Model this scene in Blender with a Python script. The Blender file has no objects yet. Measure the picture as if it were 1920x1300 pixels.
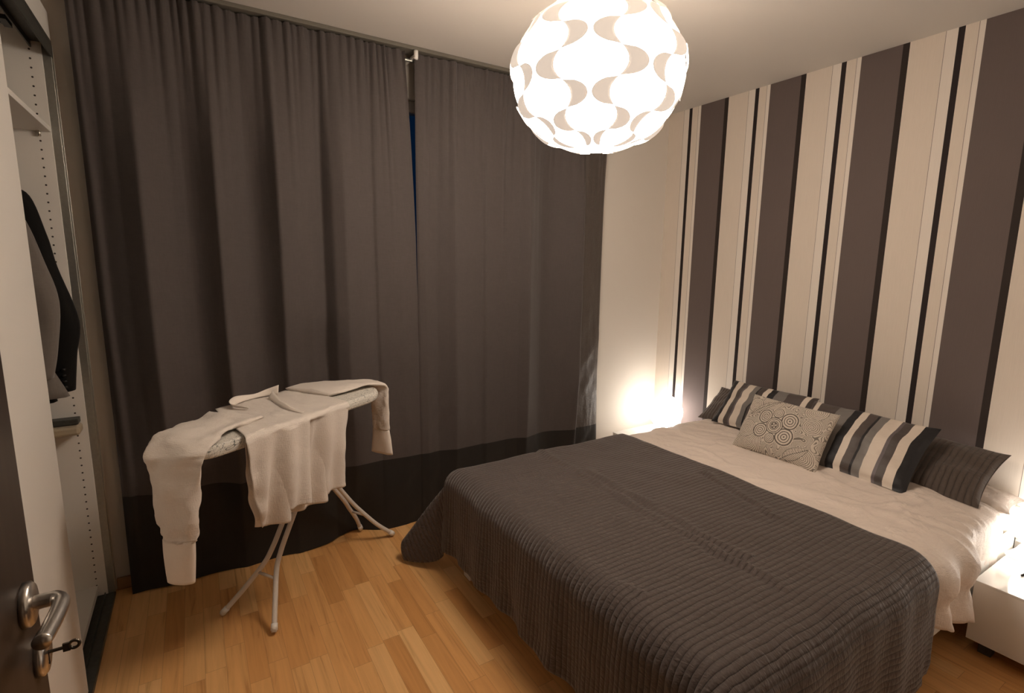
import bpy, math, random
import numpy as np
from mathutils import Vector, Matrix, noise as mnoise

random.seed(7)
rng = np.random.default_rng(7)
PI = math.pi
SC = bpy.context.scene
COL = SC.collection

# ------------------------------------------------------------------ camera
YAW, PITCH, ROLL, FPX, CAMH = math.radians(31.6), math.radians(9.1), math.radians(-0.65), 970.0, 1.46
def camera_axes():
    f = Vector((math.sin(YAW)*math.cos(PITCH), math.cos(YAW)*math.cos(PITCH), -math.sin(PITCH)))
    r = Vector((math.cos(YAW), -math.sin(YAW), 0)); d = f.cross(r)
    c, s = math.cos(ROLL), math.sin(ROLL)
    return c*r+s*d, -s*r+c*d, f
cam_data = bpy.data.cameras.new('camera')
cam = bpy.data.objects.new('camera', cam_data); COL.objects.link(cam)
r_, d_, f_ = camera_axes()
cam.matrix_world = Matrix(((r_.x, -d_.x, -f_.x, 0), (r_.y, -d_.y, -f_.y, 0), (r_.z, -d_.z, -f_.z, CAMH), (0, 0, 0, 1)))
cam_data.sensor_width = 36.0; cam_data.sensor_fit = 'HORIZONTAL'
cam_data.lens = FPX/1920*36; cam_data.clip_start = 0.02
SC.camera = cam

# ------------------------------------------------------------------ world, exposure
world = bpy.data.worlds.new('night'); SC.world = world; world.use_nodes = True
bg = world.node_tree.nodes['Background']
bg.inputs[0].default_value = (0.004, 0.022, 0.06, 1); bg.inputs[1].default_value = 0.15
SC.view_settings.view_transform = 'Standard'; SC.view_settings.look = 'None'
SC.view_settings.gamma = 1; SC.view_settings.use_curve_mapping = False
SC.view_settings.exposure = 0.95
PENDANT_POWER = 12.5      # radiance of the pendant shade
GLOBE_POWER = 4.8        # radiance of the bedside globes
LAMP_TINT = (1.0, 0.845, 0.70)
SC.cycles.max_bounces = 8; SC.cycles.diffuse_bounces = 6
SC.cycles.use_denoising = True

# ------------------------------------------------------------------ helpers
ORG = {}
def org(o): return ORG.get(o.name, np.zeros(3))
def tag(o, label=None, cat=None, group=None, kind=None):
    if label: o['label'] = label
    if cat: o['category'] = cat
    if group: o['group'] = group
    if kind: o['kind'] = kind
    return o
def root(name, loc, label, cat, group=None):
    o = bpy.data.objects.new(name, None); COL.objects.link(o)
    o.empty_display_size = .05; o.location = loc; ORG[o.name] = np.array(loc, float)
    return tag(o, label, cat, group)
def mk(name, verts, faces, mat, parent=None, smooth=False, uv=None, loc=None, mats=None, fmat=None):
    """World-space vertices -> one mesh object (its origin at its base, or at its parent)."""
    v = np.asarray(verts, float)
    if parent is not None: base = org(parent)
    elif loc is not None: base = np.array(loc, float)
    else: base = np.array([(v[:,0].min()+v[:,0].max())/2, (v[:,1].min()+v[:,1].max())/2, v[:,2].min()])
    me = bpy.data.meshes.new(name)
    me.from_pydata((v-base).tolist(), [], [list(map(int, f)) for f in faces]); 
    if uv is not None:
        l = me.uv_layers.new(name='UVMap'); idx = np.empty(len(me.loops), int); me.loops.foreach_get('vertex_index', idx)
        l.data.foreach_set('uv', np.asarray(uv, float)[idx].astype(np.float32).ravel())
    for m in (mats or [mat]): me.materials.append(m)
    if fmat is not None: me.polygons.foreach_set('material_index', np.asarray(fmat, np.int32))
    if smooth: me.polygons.foreach_set('use_smooth', np.ones(len(me.polygons), bool))
    me.update()
    o = bpy.data.objects.new(name, me); COL.objects.link(o)
    if parent is not None: o.parent = parent
    else: o.location = base
    ORG[o.name] = base
    return o
def grid_faces(nu, nv, wrap_u=False, off=0):
    f = []
    for i in range(nu if wrap_u else nu-1):
        for j in range(nv-1):
            a = i*nv+j; b = ((i+1) % nu)*nv+j
            f.append((off+a, off+b, off+b+1, off+a+1))
    return f
def bevel(o, w=.004, seg=2):
    m = o.modifiers.new('bevel', 'BEVEL'); m.width = w; m.segments = seg; m.limit_method = 'ANGLE'; return o
def solid(o, t=.002, offset=0):
    m = o.modifiers.new('thickness', 'SOLIDIFY'); m.thickness = t; m.offset = offset; return o
def box_vf(x0, x1, y0, y1, z0, z1, off=0):
    v = [(x, y, z) for x in (x0, x1) for y in (y0, y1) for z in (z0, z1)]
    f = [(0,1,3,2), (4,6,7,5), (0,4,5,1), (2,3,7,6), (0,2,6,4), (1,5,7,3)]
    return v, [tuple(i+off for i in q) for q in f]
def box(name, x0, x1, y0, y1, z0, z1, mat, parent=None, bev=.003):
    v, f = box_vf(x0, x1, y0, y1, z0, z1)
    o = mk(name, v, f, mat, parent)
    return bevel(o, bev) if bev else o
def boxes(name, lst, mat, parent=None, bev=0):
    V, F = [], []
    for b in lst:
        v, f = box_vf(*b, off=len(V)); V += v; F += f
    o = mk(name, V, F, mat, parent)
    return bevel(o, bev) if bev else o
def catmull(pts, n):
    P = np.asarray(pts, float); P = np.vstack([2*P[0]-P[1], P, 2*P[-1]-P[-2]]); out = []
    for i in range(1, len(P)-2):
        for t in np.linspace(0, 1, n, endpoint=False):
            p0, p1, p2, p3 = P[i-1:i+3]
            out.append(.5*((2*p1)+(p2-p0)*t+(2*p0-5*p1+4*p2-p3)*t*t+(-p0+3*p1-3*p2+p3)*t**3))
    out.append(P[-2]); return np.array(out)
def tube_vf(pts, r, seg=12, off=0, caps=True):
    P = np.asarray(pts, float); n = len(P); R = np.full(n, r) if np.isscalar(r) else np.asarray(r)
    T = np.gradient(P, axis=0); T /= np.linalg.norm(T, axis=1)[:, None]
    up = np.array([0, 0, 1.]) if abs(T[0][2]) < .9 else np.array([1., 0, 0])
    N = np.cross(T[0], up); N /= np.linalg.norm(N); V = []
    for i in range(n):
        N = N-T[i]*(N@T[i]); N /= np.linalg.norm(N); B = np.cross(T[i], N)
        for k in range(seg):
            a = 2*PI*k/seg; V.append(P[i]+R[i]*(math.cos(a)*N+math.sin(a)*B))
    F = [(off+i*seg+k, off+i*seg+(k+1) % seg, off+(i+1)*seg+(k+1) % seg, off+(i+1)*seg+k) for i in range(n-1) for k in range(seg)]
    if caps: F += [tuple(off+k for k in range(seg-1, -1, -1)), tuple(off+(n-1)*seg+k for k in range(seg))]
    return V, F
def tube(name, pts, r, mat, parent=None, seg=12):
    v, f = tube_vf(pts, r, seg); return mk(name, v, f, mat, parent, smooth=True)
def lathe(name, prof, c, mat, parent=None, seg=32, axis='z', smooth=True):
    V = []
    for k in range(seg):
        a = 2*PI*k/seg
        for r, h in prof:
            p = (r*math.cos(a), r*math.sin(a), h)
            if axis == 'x': p = (h, r*math.cos(a), r*math.sin(a))
            V.append((c[0]+p[0], c[1]+p[1], c[2]+p[2]))
    return mk(name, V, grid_faces(seg, len(prof), True), mat, parent, smooth=smooth)
def fbm(p, o=3): return mnoise.fractal(Vector(p), 1.0, 2.0, o)
def sstep(a, b, x):
    t = np.clip((x-a)/(b-a), 0, 1); return t*t*(3-2*t)

# ------------------------------------------------------------------ materials
class NT:
    def __init__(s, name):
        s.m = bpy.data.materials.new(name); s.m.use_nodes = True; s.t = s.m.node_tree
        s.b = s.t.nodes['Principled BSDF']
    def n(s, typ, **kw):
        nd = s.t.nodes.new(typ)
        for k, v in kw.items():
            if k.startswith('i_'):
                key = k[2:]; key = int(key) if key.isdigit() else key
                nd.inputs[key].default_value = v
            else: setattr(nd, k, v)
        return nd
    def l(s, a, b): s.t.links.new(a, b)
    def math(s, op, a, b=None, c=None):
        nd = s.t.nodes.new('ShaderNodeMath'); nd.operation = op
        for i, x in enumerate((a, b, c)):
            if x is None: continue
            if isinstance(x, (int, float)): nd.inputs[i].default_value = x
            else: s.l(x, nd.inputs[i])
        return nd.outputs[0]
    def ramp(s, fac, stops, interp='LINEAR'):
        nd = s.t.nodes.new('ShaderNodeValToRGB'); cr = nd.color_ramp; cr.interpolation = interp
        while len(cr.elements) < len(stops): cr.elements.new(.5)
        for e, (p, c) in zip(cr.elements, stops): e.position = p; e.color = (*c, 1)
        s.l(fac, nd.inputs[0]); return nd.outputs[0]
    def bump(s, h, strength=.3, dist=.002):
        b = s.n('ShaderNodeBump'); b.inputs['Strength'].default_value = strength; b.inputs['Distance'].default_value = dist
        s.l(h, b.inputs['Height']); s.l(b.outputs[0], s.b.inputs['Normal']); return b
    def mix(s, fac, a, b):
        nd = s.t.nodes.new('ShaderNodeMix'); nd.data_type = 'RGBA'
        for sock, x in ((nd.inputs[0], fac), (nd.inputs[6], a), (nd.inputs[7], b)):
            if isinstance(x, (int, float)): sock.default_value = x
            elif isinstance(x, tuple): sock.default_value = (*x, 1)
            else: s.l(x, sock)
        return nd.outputs[2]
    def setup(s, col=None, rough=.6, metal=0, spec=.3, sheen=0):
        if col is not None: s.b.inputs['Base Color'].default_value = (*col, 1)
        s.b.inputs['Roughness'].default_value = rough; s.b.inputs['Metallic'].default_value = metal
        s.b.inputs['Specular IOR Level'].default_value = spec
        if sheen: s.b.inputs['Sheen Weight'].default_value = sheen; s.b.inputs['Sheen Roughness'].default_value = .5
        return s
def plain(name, col, rough=.6, metal=0, spec=.3, noise=0, scale=60, bump=0):
    t = NT(name).setup(col, rough, metal, spec)
    if noise or bump:
        tc = t.n('ShaderNodeTexCoord'); nz = t.n('ShaderNodeTexNoise', i_Scale=scale, i_Detail=4.0)
        t.l(tc.outputs['Object'], nz.inputs['Vector'])
        if noise:
            c = np.array(col); t.l(t.ramp(nz.outputs[0], [(.3, tuple(c*(1-noise))), (.7, tuple(np.minimum(c*(1+noise), 1)))]), t.b.inputs['Base Color'])
        if bump: t.bump(nz.outputs[0], bump, .001)
    return t.m
def fabric(name, col, thread=900., rough=.85, sheen=.25, bump=.25, crease=0, cscale=9., spec=.15, var=.08):
    t = NT(name).setup(col, rough, 0, spec, sheen)
    tc = t.n('ShaderNodeTexCoord')
    mp = t.n('ShaderNodeMapping'); mp.inputs['Scale'].default_value = (1, 1, .12); t.l(tc.outputs['Object'], mp.inputs[0])
    nz = t.n('ShaderNodeTexNoise', i_Scale=thread/3, i_Detail=2.0); t.l(mp.outputs[0], nz.inputs['Vector'])
    mp2 = t.n('ShaderNodeMapping'); mp2.inputs['Scale'].default_value = (.12, .12, 1); t.l(tc.outputs['Object'], mp2.inputs[0])
    nz2 = t.n('ShaderNodeTexNoise', i_Scale=thread/3, i_Detail=2.0); t.l(mp2.outputs[0], nz2.inputs['Vector'])
    h = t.math('ADD', nz.outputs[0], nz2.outputs[0])
    c = np.array(col)
    t.l(t.ramp(t.math('MULTIPLY', h, .5), [(.3, tuple(c*(1-var))), (.7, tuple(c*(1+var)))]), t.b.inputs['Base Color'])
    if crease:
        cn = t.n('ShaderNodeTexNoise', i_Scale=cscale, i_Detail=3.0, i_Roughness=.55, i_Distortion=.6)
        t.l(tc.outputs['Object'], cn.inputs['Vector'])
        h = t.math('MULTIPLY_ADD', cn.outputs[0], crease, t.math('MULTIPLY', h, .05))
        t.bump(h, .7, .045)
    else: t.bump(h, bump, .0006)
    return t.m

M = {}
M['ceiling'] = plain('ceiling_paint', (.64, .605, .56), .9, spec=.1, bump=.08, scale=220)
M['wall'] = plain('cream_wall_paint', (.72, .675, .615), .85, spec=.12, bump=.12, scale=260)
M['white'] = plain('white_laminate', (.76, .735, .69), .38, spec=.4, noise=.01, scale=3)
M['white_gloss'] = plain('white_gloss_lacquer', (.74, .71, .66), .16, spec=.5, noise=.01, scale=3)
M['white_metal'] = plain('white_enamel', (.66, .60, .54), .35, spec=.5)
M['alu'] = plain('brushed_aluminium', (.50, .50, .46), .38, .9, noise=.06, scale=90)
M['track'] = plain('dark_grey_track', (.085, .085, .075), .45, .5, noise=.15, scale=60)
M['steel'] = plain('satin_steel', (.60, .57, .53), .30, 1.0, noise=.03, scale=200)
M['key'] = plain('dark_brass', (.10, .085, .07), .35, .9)
M['black_plastic'] = plain('black_plastic', (.02, .019, .018), .4)
M['white_plastic'] = plain('white_plastic', (.8, .78, .74), .35, spec=.5)
M['curtain'] = fabric('brown_grey_curtain', (.076, .0635, .060), 700, .75, .2, .25, spec=.2)
M['curtain_band'] = fabric('charcoal_curtain_band', (.021, .0185, .0165), 700, .6, .1, .2, spec=.25)
M['curtain_satin'] = fabric('brown_satin_edge', (.08, .065, .057), 700, .42, .1, .1, crease=.08, cscale=14, spec=.4)
M['shirt'] = fabric('white_cotton_shirt', (.70, .635, .575), 1500, .62, .15, .1, crease=.05, cscale=16, spec=.25, var=.02)
M['shirt_trim'] = fabric('white_cotton_trim', (.74, .675, .61), 1500, .6, .15, .1, spec=.25, var=.02)
M['sheet'] = fabric('cream_sateen_duvet', (.74, .645, .575), 1400, .55, .15, .1, crease=.55, cscale=8, spec=.3, var=.02)
M['mattress'] = fabric('white_ticking', (.74, .70, .62), 900, .8, .1, .2)
M['grey_wool'] = fabric('grey_wool', (.135, .118, .105), 900, .9, .3, .35)
M['black_wool'] = fabric('black_wool', (.006, .0055, .005), 900, .85, .05, .3)
M['brown_quilt_pillow'] = None

def mat_emit(name, col, strength, base=(.85, .82, .78)):
    t = NT(name).setup(base, .45)
    t.b.inputs['Emission Color'].default_value = (*col, 1); t.b.inputs['Emission Strength'].default_value = strength
    return t.m
M['shade'] = mat_emit('lit_lamp_shade', LAMP_TINT, PENDANT_POWER)
M['petal'] = mat_emit('double_layer_shade', (1, .85, .72), .28, (.80, .76, .71))
M['globe'] = mat_emit('lit_opal_globe', (1, .93, .85), GLOBE_POWER)
M['shade_top'] = mat_emit('dim_upper_shade', LAMP_TINT, .62)

def mat_floor():
    t = NT('beech_laminate').setup(None, .33, 0, .38)
    g = t.n('ShaderNodeNewGeometry'); sx = t.n('ShaderNodeSeparateXYZ'); t.l(g.outputs['Position'], sx.inputs[0])
    x, y = sx.outputs[0], sx.outputs[1]
    w, L = .066, .41
    xi = t.math('FLOOR', t.math('DIVIDE', t.math('ADD', x, 5.013), w))
    wn = t.n('ShaderNodeTexWhiteNoise', noise_dimensions='1D'); t.l(xi, wn.inputs['W'])
    yo = t.math('ADD', t.math('DIVIDE', t.math('ADD', y, 10.), L), t.math('MULTIPLY', wn.outputs[0], 7.3))
    yi = t.math('FLOOR', yo)
    cv = t.n('ShaderNodeCombineXYZ'); t.l(xi, cv.inputs[0]); t.l(yi, cv.inputs[1])
    wn2 = t.n('ShaderNodeTexWhiteNoise', noise_dimensions='2D'); t.l(cv.outputs[0], wn2.inputs['Vector'])
    # grain, stretched along the strip and shifted per strip
    gx = t.n('ShaderNodeCombineXYZ')
    t.l(t.math('MULTIPLY_ADD', wn2.outputs[0], 37., t.math('MULTIPLY', x, 34.)), gx.inputs[0])
    t.l(t.math('MULTIPLY', y, 1.7), gx.inputs[1]); t.l(t.math('MULTIPLY', wn2.outputs[0], 91.), gx.inputs[2])
    nz = t.n('ShaderNodeTexNoise', i_Scale=1.0, i_Detail=5.0, i_Roughness=.6, i_Distortion=1.2); t.l(gx.outputs[0], nz.inputs['Vector'])
    base = t.ramp(wn2.outputs[0], [(0, (.58, .285, .095)), (.35, (.68, .355, .130)), (.7, (.75, .415, .160)), (1, (.80, .490, .215))])
    dark = t.ramp(nz.outputs[0], [(.30, (.72, .64, .56)), (.42, (.94, .92, .90)), (.62, (1.05, 1.04, 1.03))])
    mx = t.n('ShaderNodeMix'); mx.data_type = 'RGBA'; mx.blend_type = 'MULTIPLY'; mx.inputs[0].default_value = 1
    t.l(base, mx.inputs[6]); t.l(dark, mx.inputs[7])
    fx = t.math('FRACT', t.math('DIVIDE', t.math('ADD', x, 5.013), w)); fy = t.math('FRACT', yo)
    ex = t.math('LESS_THAN', t.math('MINIMUM', fx, t.math('SUBTRACT', 1., fx)), .010)
    ey = t.math('LESS_THAN', t.math('MINIMUM', fy, t.math('SUBTRACT', 1., fy)), .0022)
    e = t.math('MULTIPLY', t.math('MAXIMUM', ex, ey), .45)
    t.l(t.mix(e, mx.outputs[2], (.22, .11, .045)), t.b.inputs['Base Color'])
    t.l(t.ramp(nz.outputs[0], [(.3, (.42,)*3), (.7, (.30,)*3)]), t.b.inputs['Roughness'])
    return t.m
M['floor'] = mat_floor()

def mat_wallpaper():
    t = NT('striped_wallpaper').setup(None, .75, 0, .2)
    g = t.n('ShaderNodeNewGeometry'); sx = t.n('ShaderNodeSeparateXYZ'); t.l(g.outputs['Position'], sx.inputs[0])
    P = .487
    u = t.math('FRACT', t.math('DIVIDE', t.math('SUBTRACT', 2.4508+10*P, sx.outputs[1]), P))
    cream, light, line = (.70, .625, .545), (.76, .70, .635), (.20, .17, .15)
    wide, dk, dk2 = (.138, .108, .102), (.036, .027, .024), (.030, .022, .022)
    st = [(0, wide), (.1796, dk), (.2085, cream), (.3457, line), (.3470, light), (.3902, dk2), (.4164, cream), (.4633, line), (.4644, light)]
    c = t.ramp(u, [(p/P, q) for p, q in st], 'CONSTANT')
    # fine vertical slub of the paper
    mp = t.n('ShaderNodeMapping'); mp.inputs['Scale'].default_value = (1, 420, 9); t.l(g.outputs['Position'], mp.inputs[0])
    nz = t.n('ShaderNodeTexNoise', i_Scale=1.0, i_Detail=3.0); t.l(mp.outputs[0], nz.inputs['Vector'])
    k = t.ramp(nz.outputs[0], [(.25, (.955,)*3), (.75, (1.03,)*3)])
    mx = t.n('ShaderNodeMix'); mx.data_type = 'RGBA'; mx.blend_type = 'MULTIPLY'; mx.inputs[0].default_value = 1
    t.l(c, mx.inputs[6]); t.l(k, mx.inputs[7]); t.l(mx.outputs[2], t.b.inputs['Base Color'])
    t.bump(nz.outputs[0], .05, .0004)
    return t.m
M['wallpaper'] = mat_wallpaper()

def mat_wardrobe_side():
    """white board with the row of system holes 32 mm apart"""
    t = NT('white_board_with_pin_holes').setup(None, .42, 0, .35)
    g = t.n('ShaderNodeNewGeometry'); sx = t.n('ShaderNodeSeparateXYZ'); t.l(g.outputs['Position'], sx.inputs[0])
    zz = t.math('SUBTRACT', t.math('MODULO', t.math('ADD', sx.outputs[2], .009), .032), .016)
    def row(x0):
        dx = t.math('SUBTRACT', sx.outputs[0], x0)
        d = t.math('ADD', t.math('MULTIPLY', dx, dx), t.math('MULTIPLY', zz, zz))
        return t.math('LESS_THAN', d, .0034**2)
    h = t.math('MAXIMUM', row(-.447), row(-.90))
    t.l(t.mix(h, (.76, .735, .69), (.05, .04, .035)), t.b.inputs['Base Color'])
    return t.m
M['wardrobe_side'] = mat_wardrobe_side()

def mat_wood(name, c1, c2, rough=.4, spec=.35, axis=2, scale=1.):
    t = NT(name).setup(None, rough, 0, spec)
    tc = t.n('ShaderNodeTexCoord'); mp = t.n('ShaderNodeMapping')
    s = [38*scale]*3; s[axis] = 1.6*scale; mp.inputs['Scale'].default_value = s; t.l(tc.outputs['Object'], mp.inputs[0])
    nz = t.n('ShaderNodeTexNoise', i_Scale=1.0, i_Detail=5.0, i_Distortion=.8); t.l(mp.outputs[0], nz.inputs['Vector'])
    t.l(t.ramp(nz.outputs[0], [(.3, c1), (.7, c2)]), t.b.inputs['Base Color']); return t.m
M['door_wood'] = mat_wood('dark_wenge', (.022, .0145, .010), (.040, .027, .019), .42)
M['beech'] = mat_wood('beech', (.34, .19, .085), (.46, .27, .13), .45, axis=0)
M['rack_wood'] = mat_wood('pale_rack_plastic', (.40, .33, .235), (.46, .385, .275), .5, axis=0)

def mat_quilt(name, col, pitch, crinkle, hi=1.25):
    """quilted cloth: stitched rows at equal v, crinkled between them (UV in metres)"""
    t = NT(name).setup(None, .62, 0, .22, .25)
    uv = t.n('ShaderNodeUVMap'); sx = t.n('ShaderNodeSeparateXYZ'); t.l(uv.outputs[0], sx.inputs[0])
    wob = t.n('ShaderNodeTexNoise', i_Scale=9.0, i_Detail=2.0); t.l(uv.outputs[0], wob.inputs['Vector'])
    v = t.math('ADD', t.math('DIVIDE', sx.outputs[1], pitch), t.math('MULTIPLY', t.math('SUBTRACT', wob.outputs[0], .5), .55))
    f = t.math('ABSOLUTE', t.math('SINE', t.math('MULTIPLY', v, PI)))
    puff = t.math('POWER', f, .55)
    mp = t.n('ShaderNodeMapping'); mp.inputs['Scale'].default_value = (75, 26, 1); t.l(uv.outputs[0], mp.inputs[0])
    cr = t.n('ShaderNodeTexNoise', i_Scale=1.0, i_Detail=3.0, i_Distortion=.9); t.l(mp.outputs[0], cr.inputs['Vector'])
    h = t.math('MULTIPLY_ADD', cr.outputs[0], crinkle, puff)
    c = np.array(col)
    cc = t.ramp(puff, [(.12, tuple(c*.5)), (.45, tuple(c)), (1, tuple(c*1.08))])
    t.l(cc, t.b.inputs['Base Color'])
    t.bump(h, .8, .0055)
    return t.m
M['quilt'] = mat_quilt('brown_quilted_bedspread', (.068, .050, .0435), .0205, 1.25)
M['quilt_pillow'] = mat_quilt('brown_quilted_cushion', (.080, .060, .050), .023, .6)

def mat_stripes():
    t = NT('striped_satin_cushion').setup(None, .5, 0, .35, .1)
    uv = t.n('ShaderNodeUVMap'); sx = t.n('ShaderNodeSeparateXYZ'); t.l(uv.outputs[0], sx.inputs[0])
    bl, cr, dk, pu, gr, br = (.016, .015, .017), (.66, .58, .50), (.075, .062, .058), (.13, .108, .115), (.185, .17, .16), (.082, .065, .060)
    st = [(0, bl), (.088, cr), (.160, dk), (.218, pu), (.242, cr), (.330, gr), (.392, bl), (.412, br), (.478, cr), (.535, bl), (.600, gr), (.725, br), (.90, cr), (.95, dk)]
    t.l(t.ramp(sx.outputs[0], st, 'CONSTANT'), t.b.inputs['Base Color'])
    nz = t.n('ShaderNodeTexNoise', i_Scale=7.0, i_Detail=3.0, i_Distortion=.5); t.l(uv.outputs[0], nz.inputs['Vector'])
    t.bump(nz.outputs[0], .35, .012); return t.m
M['stripes'] = mat_stripes()

def mat_attr(name, rough=.7):
    t = NT(name).setup(None, rough, 0, .2, .15)
    a = t.n('ShaderNodeAttribute', attribute_name='pattern'); t.l(a.outputs['Color'], t.b.inputs['Base Color'])
    tc = t.n('ShaderNodeTexCoord'); nz = t.n('ShaderNodeTexNoise', i_Scale=420.0, i_Detail=2.0); t.l(tc.outputs['Object'], nz.inputs['Vector'])
    t.bump(nz.outputs[0], .3, .001); return t.m
M['doodle'] = mat_attr('line_drawn_flower_cloth')

def mat_board_cover():
    t = NT('white_cover_with_dark_scribbles').setup(None, .75, 0, .2)
    tc = t.n('ShaderNodeTexCoord'); c = None
    for k, (rot, sc) in enumerate(((.3, 26.), (1.3, 22.), (2.3, 30.))):
        mp = t.n('ShaderNodeMapping'); mp.inputs['Rotation'].default_value = (.6*k, .4, rot); t.l(tc.outputs['Object'], mp.inputs[0])
        w = t.n('ShaderNodeTexNoise', i_Scale=sc*.5, i_Detail=0.0, i_Distortion=1.5); t.l(mp.outputs[0], w.inputs['Vector'])
        d = t.math('LESS_THAN', t.math('ABSOLUTE', t.math('SUBTRACT', t.math('FRACT', t.math('MULTIPLY', w.outputs[0], 9.)), .5)), .028)
        c = d if c is None else t.math('MAXIMUM', c, d)
    t.l(t.mix(c, (.66, .63, .57), (.13, .14, .13)), t.b.inputs['Base Color']); return t.m
M['cover'] = mat_board_cover()
def mat_glass(name='night_glass'):
    t = NT(name).setup((.9, .95, 1), .02, 0, .5); t.b.inputs['Transmission Weight'].default_value = 1.0; t.b.inputs['IOR'].default_value = 1.1
    return t.m
M['glass'] = mat_glass()

# ------------------------------------------------------------------ room shell
XL, XR, YF, YB, ZC = -1.02, 2.96, -0.06, 2.72, 2.51
def structure(o): o['kind'] = 'structure'; return o
structure(box('floor', XL-.1, XR+.1, YF-1.3, YB+.1, -.08, 0, M['floor'], bev=0))
structure(box('ceiling', XL-.1, XR+.1, YF-1.3, YB+.1, ZC, ZC+.08, M['ceiling'], bev=0))
structure(box('wall_right', XR, XR+.1, YF-.1, YB+.1, 0, ZC, M['wallpaper'], bev=0))
structure(box('wall_left', XL-.1, XL, YF-.1, YB+.1, 0, ZC, M['wall'], bev=0))
WX0, WX1, WZ0, WZ1 = .28, 1.90, .06, 2.30
structure(boxes('wall_back', [(XL-.1, WX0, YB, YB+.12, 0, ZC), (WX1, XR+.1, YB, YB+.12, 0, ZC), (WX0, WX1, YB, YB+.12, WZ1, ZC), (WX0, WX1, YB, YB+.12, 0, WZ0)], M['wall']))
DX0, DX1 = -.235, .66
structure(boxes('wall_front', [(XL-.1, DX0-.03, YF-.1, YF, 0, ZC), (DX1, XR+.1, YF-.1, YF, 0, ZC), (DX0-.03, DX1, YF-.1, YF, 2.06, ZC)], M['wall']))
structure(boxes('wall_hallway', [(-1.12, XR+.1, YF-1.3, YF-1.2, 0, ZC), (-1.12, -1.02, YF-1.2, YF-.1, 0, ZC), (XR, XR+.1, YF-1.2, YF-.1, 0, ZC)], M['wall']))
win = structure(boxes('window_1', [(WX0, WX0+.06, YB+.03, YB+.09, WZ0, WZ1), (WX1-.06, WX1, YB+.03, YB+.09, WZ0, WZ1), (WX0+.06, WX1-.06, YB+.03, YB+.09, WZ0, WZ0+.06),
    (WX0+.06, WX1-.06, YB+.03, YB+.09, WZ1-.06, WZ1), (1.14, 1.2, YB+.03, YB+.09, WZ0+.06, WZ1-.06)], M['white_plastic'], bev=.004))
boxes('pane', [(WX0+.06, 1.14, YB+.055, YB+.065, WZ0+.06, WZ1-.06), (1.2, WX1-.06, YB+.055, YB+.065, WZ0+.06, WZ1-.06)], M['glass'], win)
structure(box('baseboard_back', -.385, 2.40, YB-.014, YB, 0, .055, M['beech'], bev=.003))
structure(box('baseboard_right', XR-.014, XR, .0, YB-.014, 0, .055, M['beech'], bev=.003))

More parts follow.
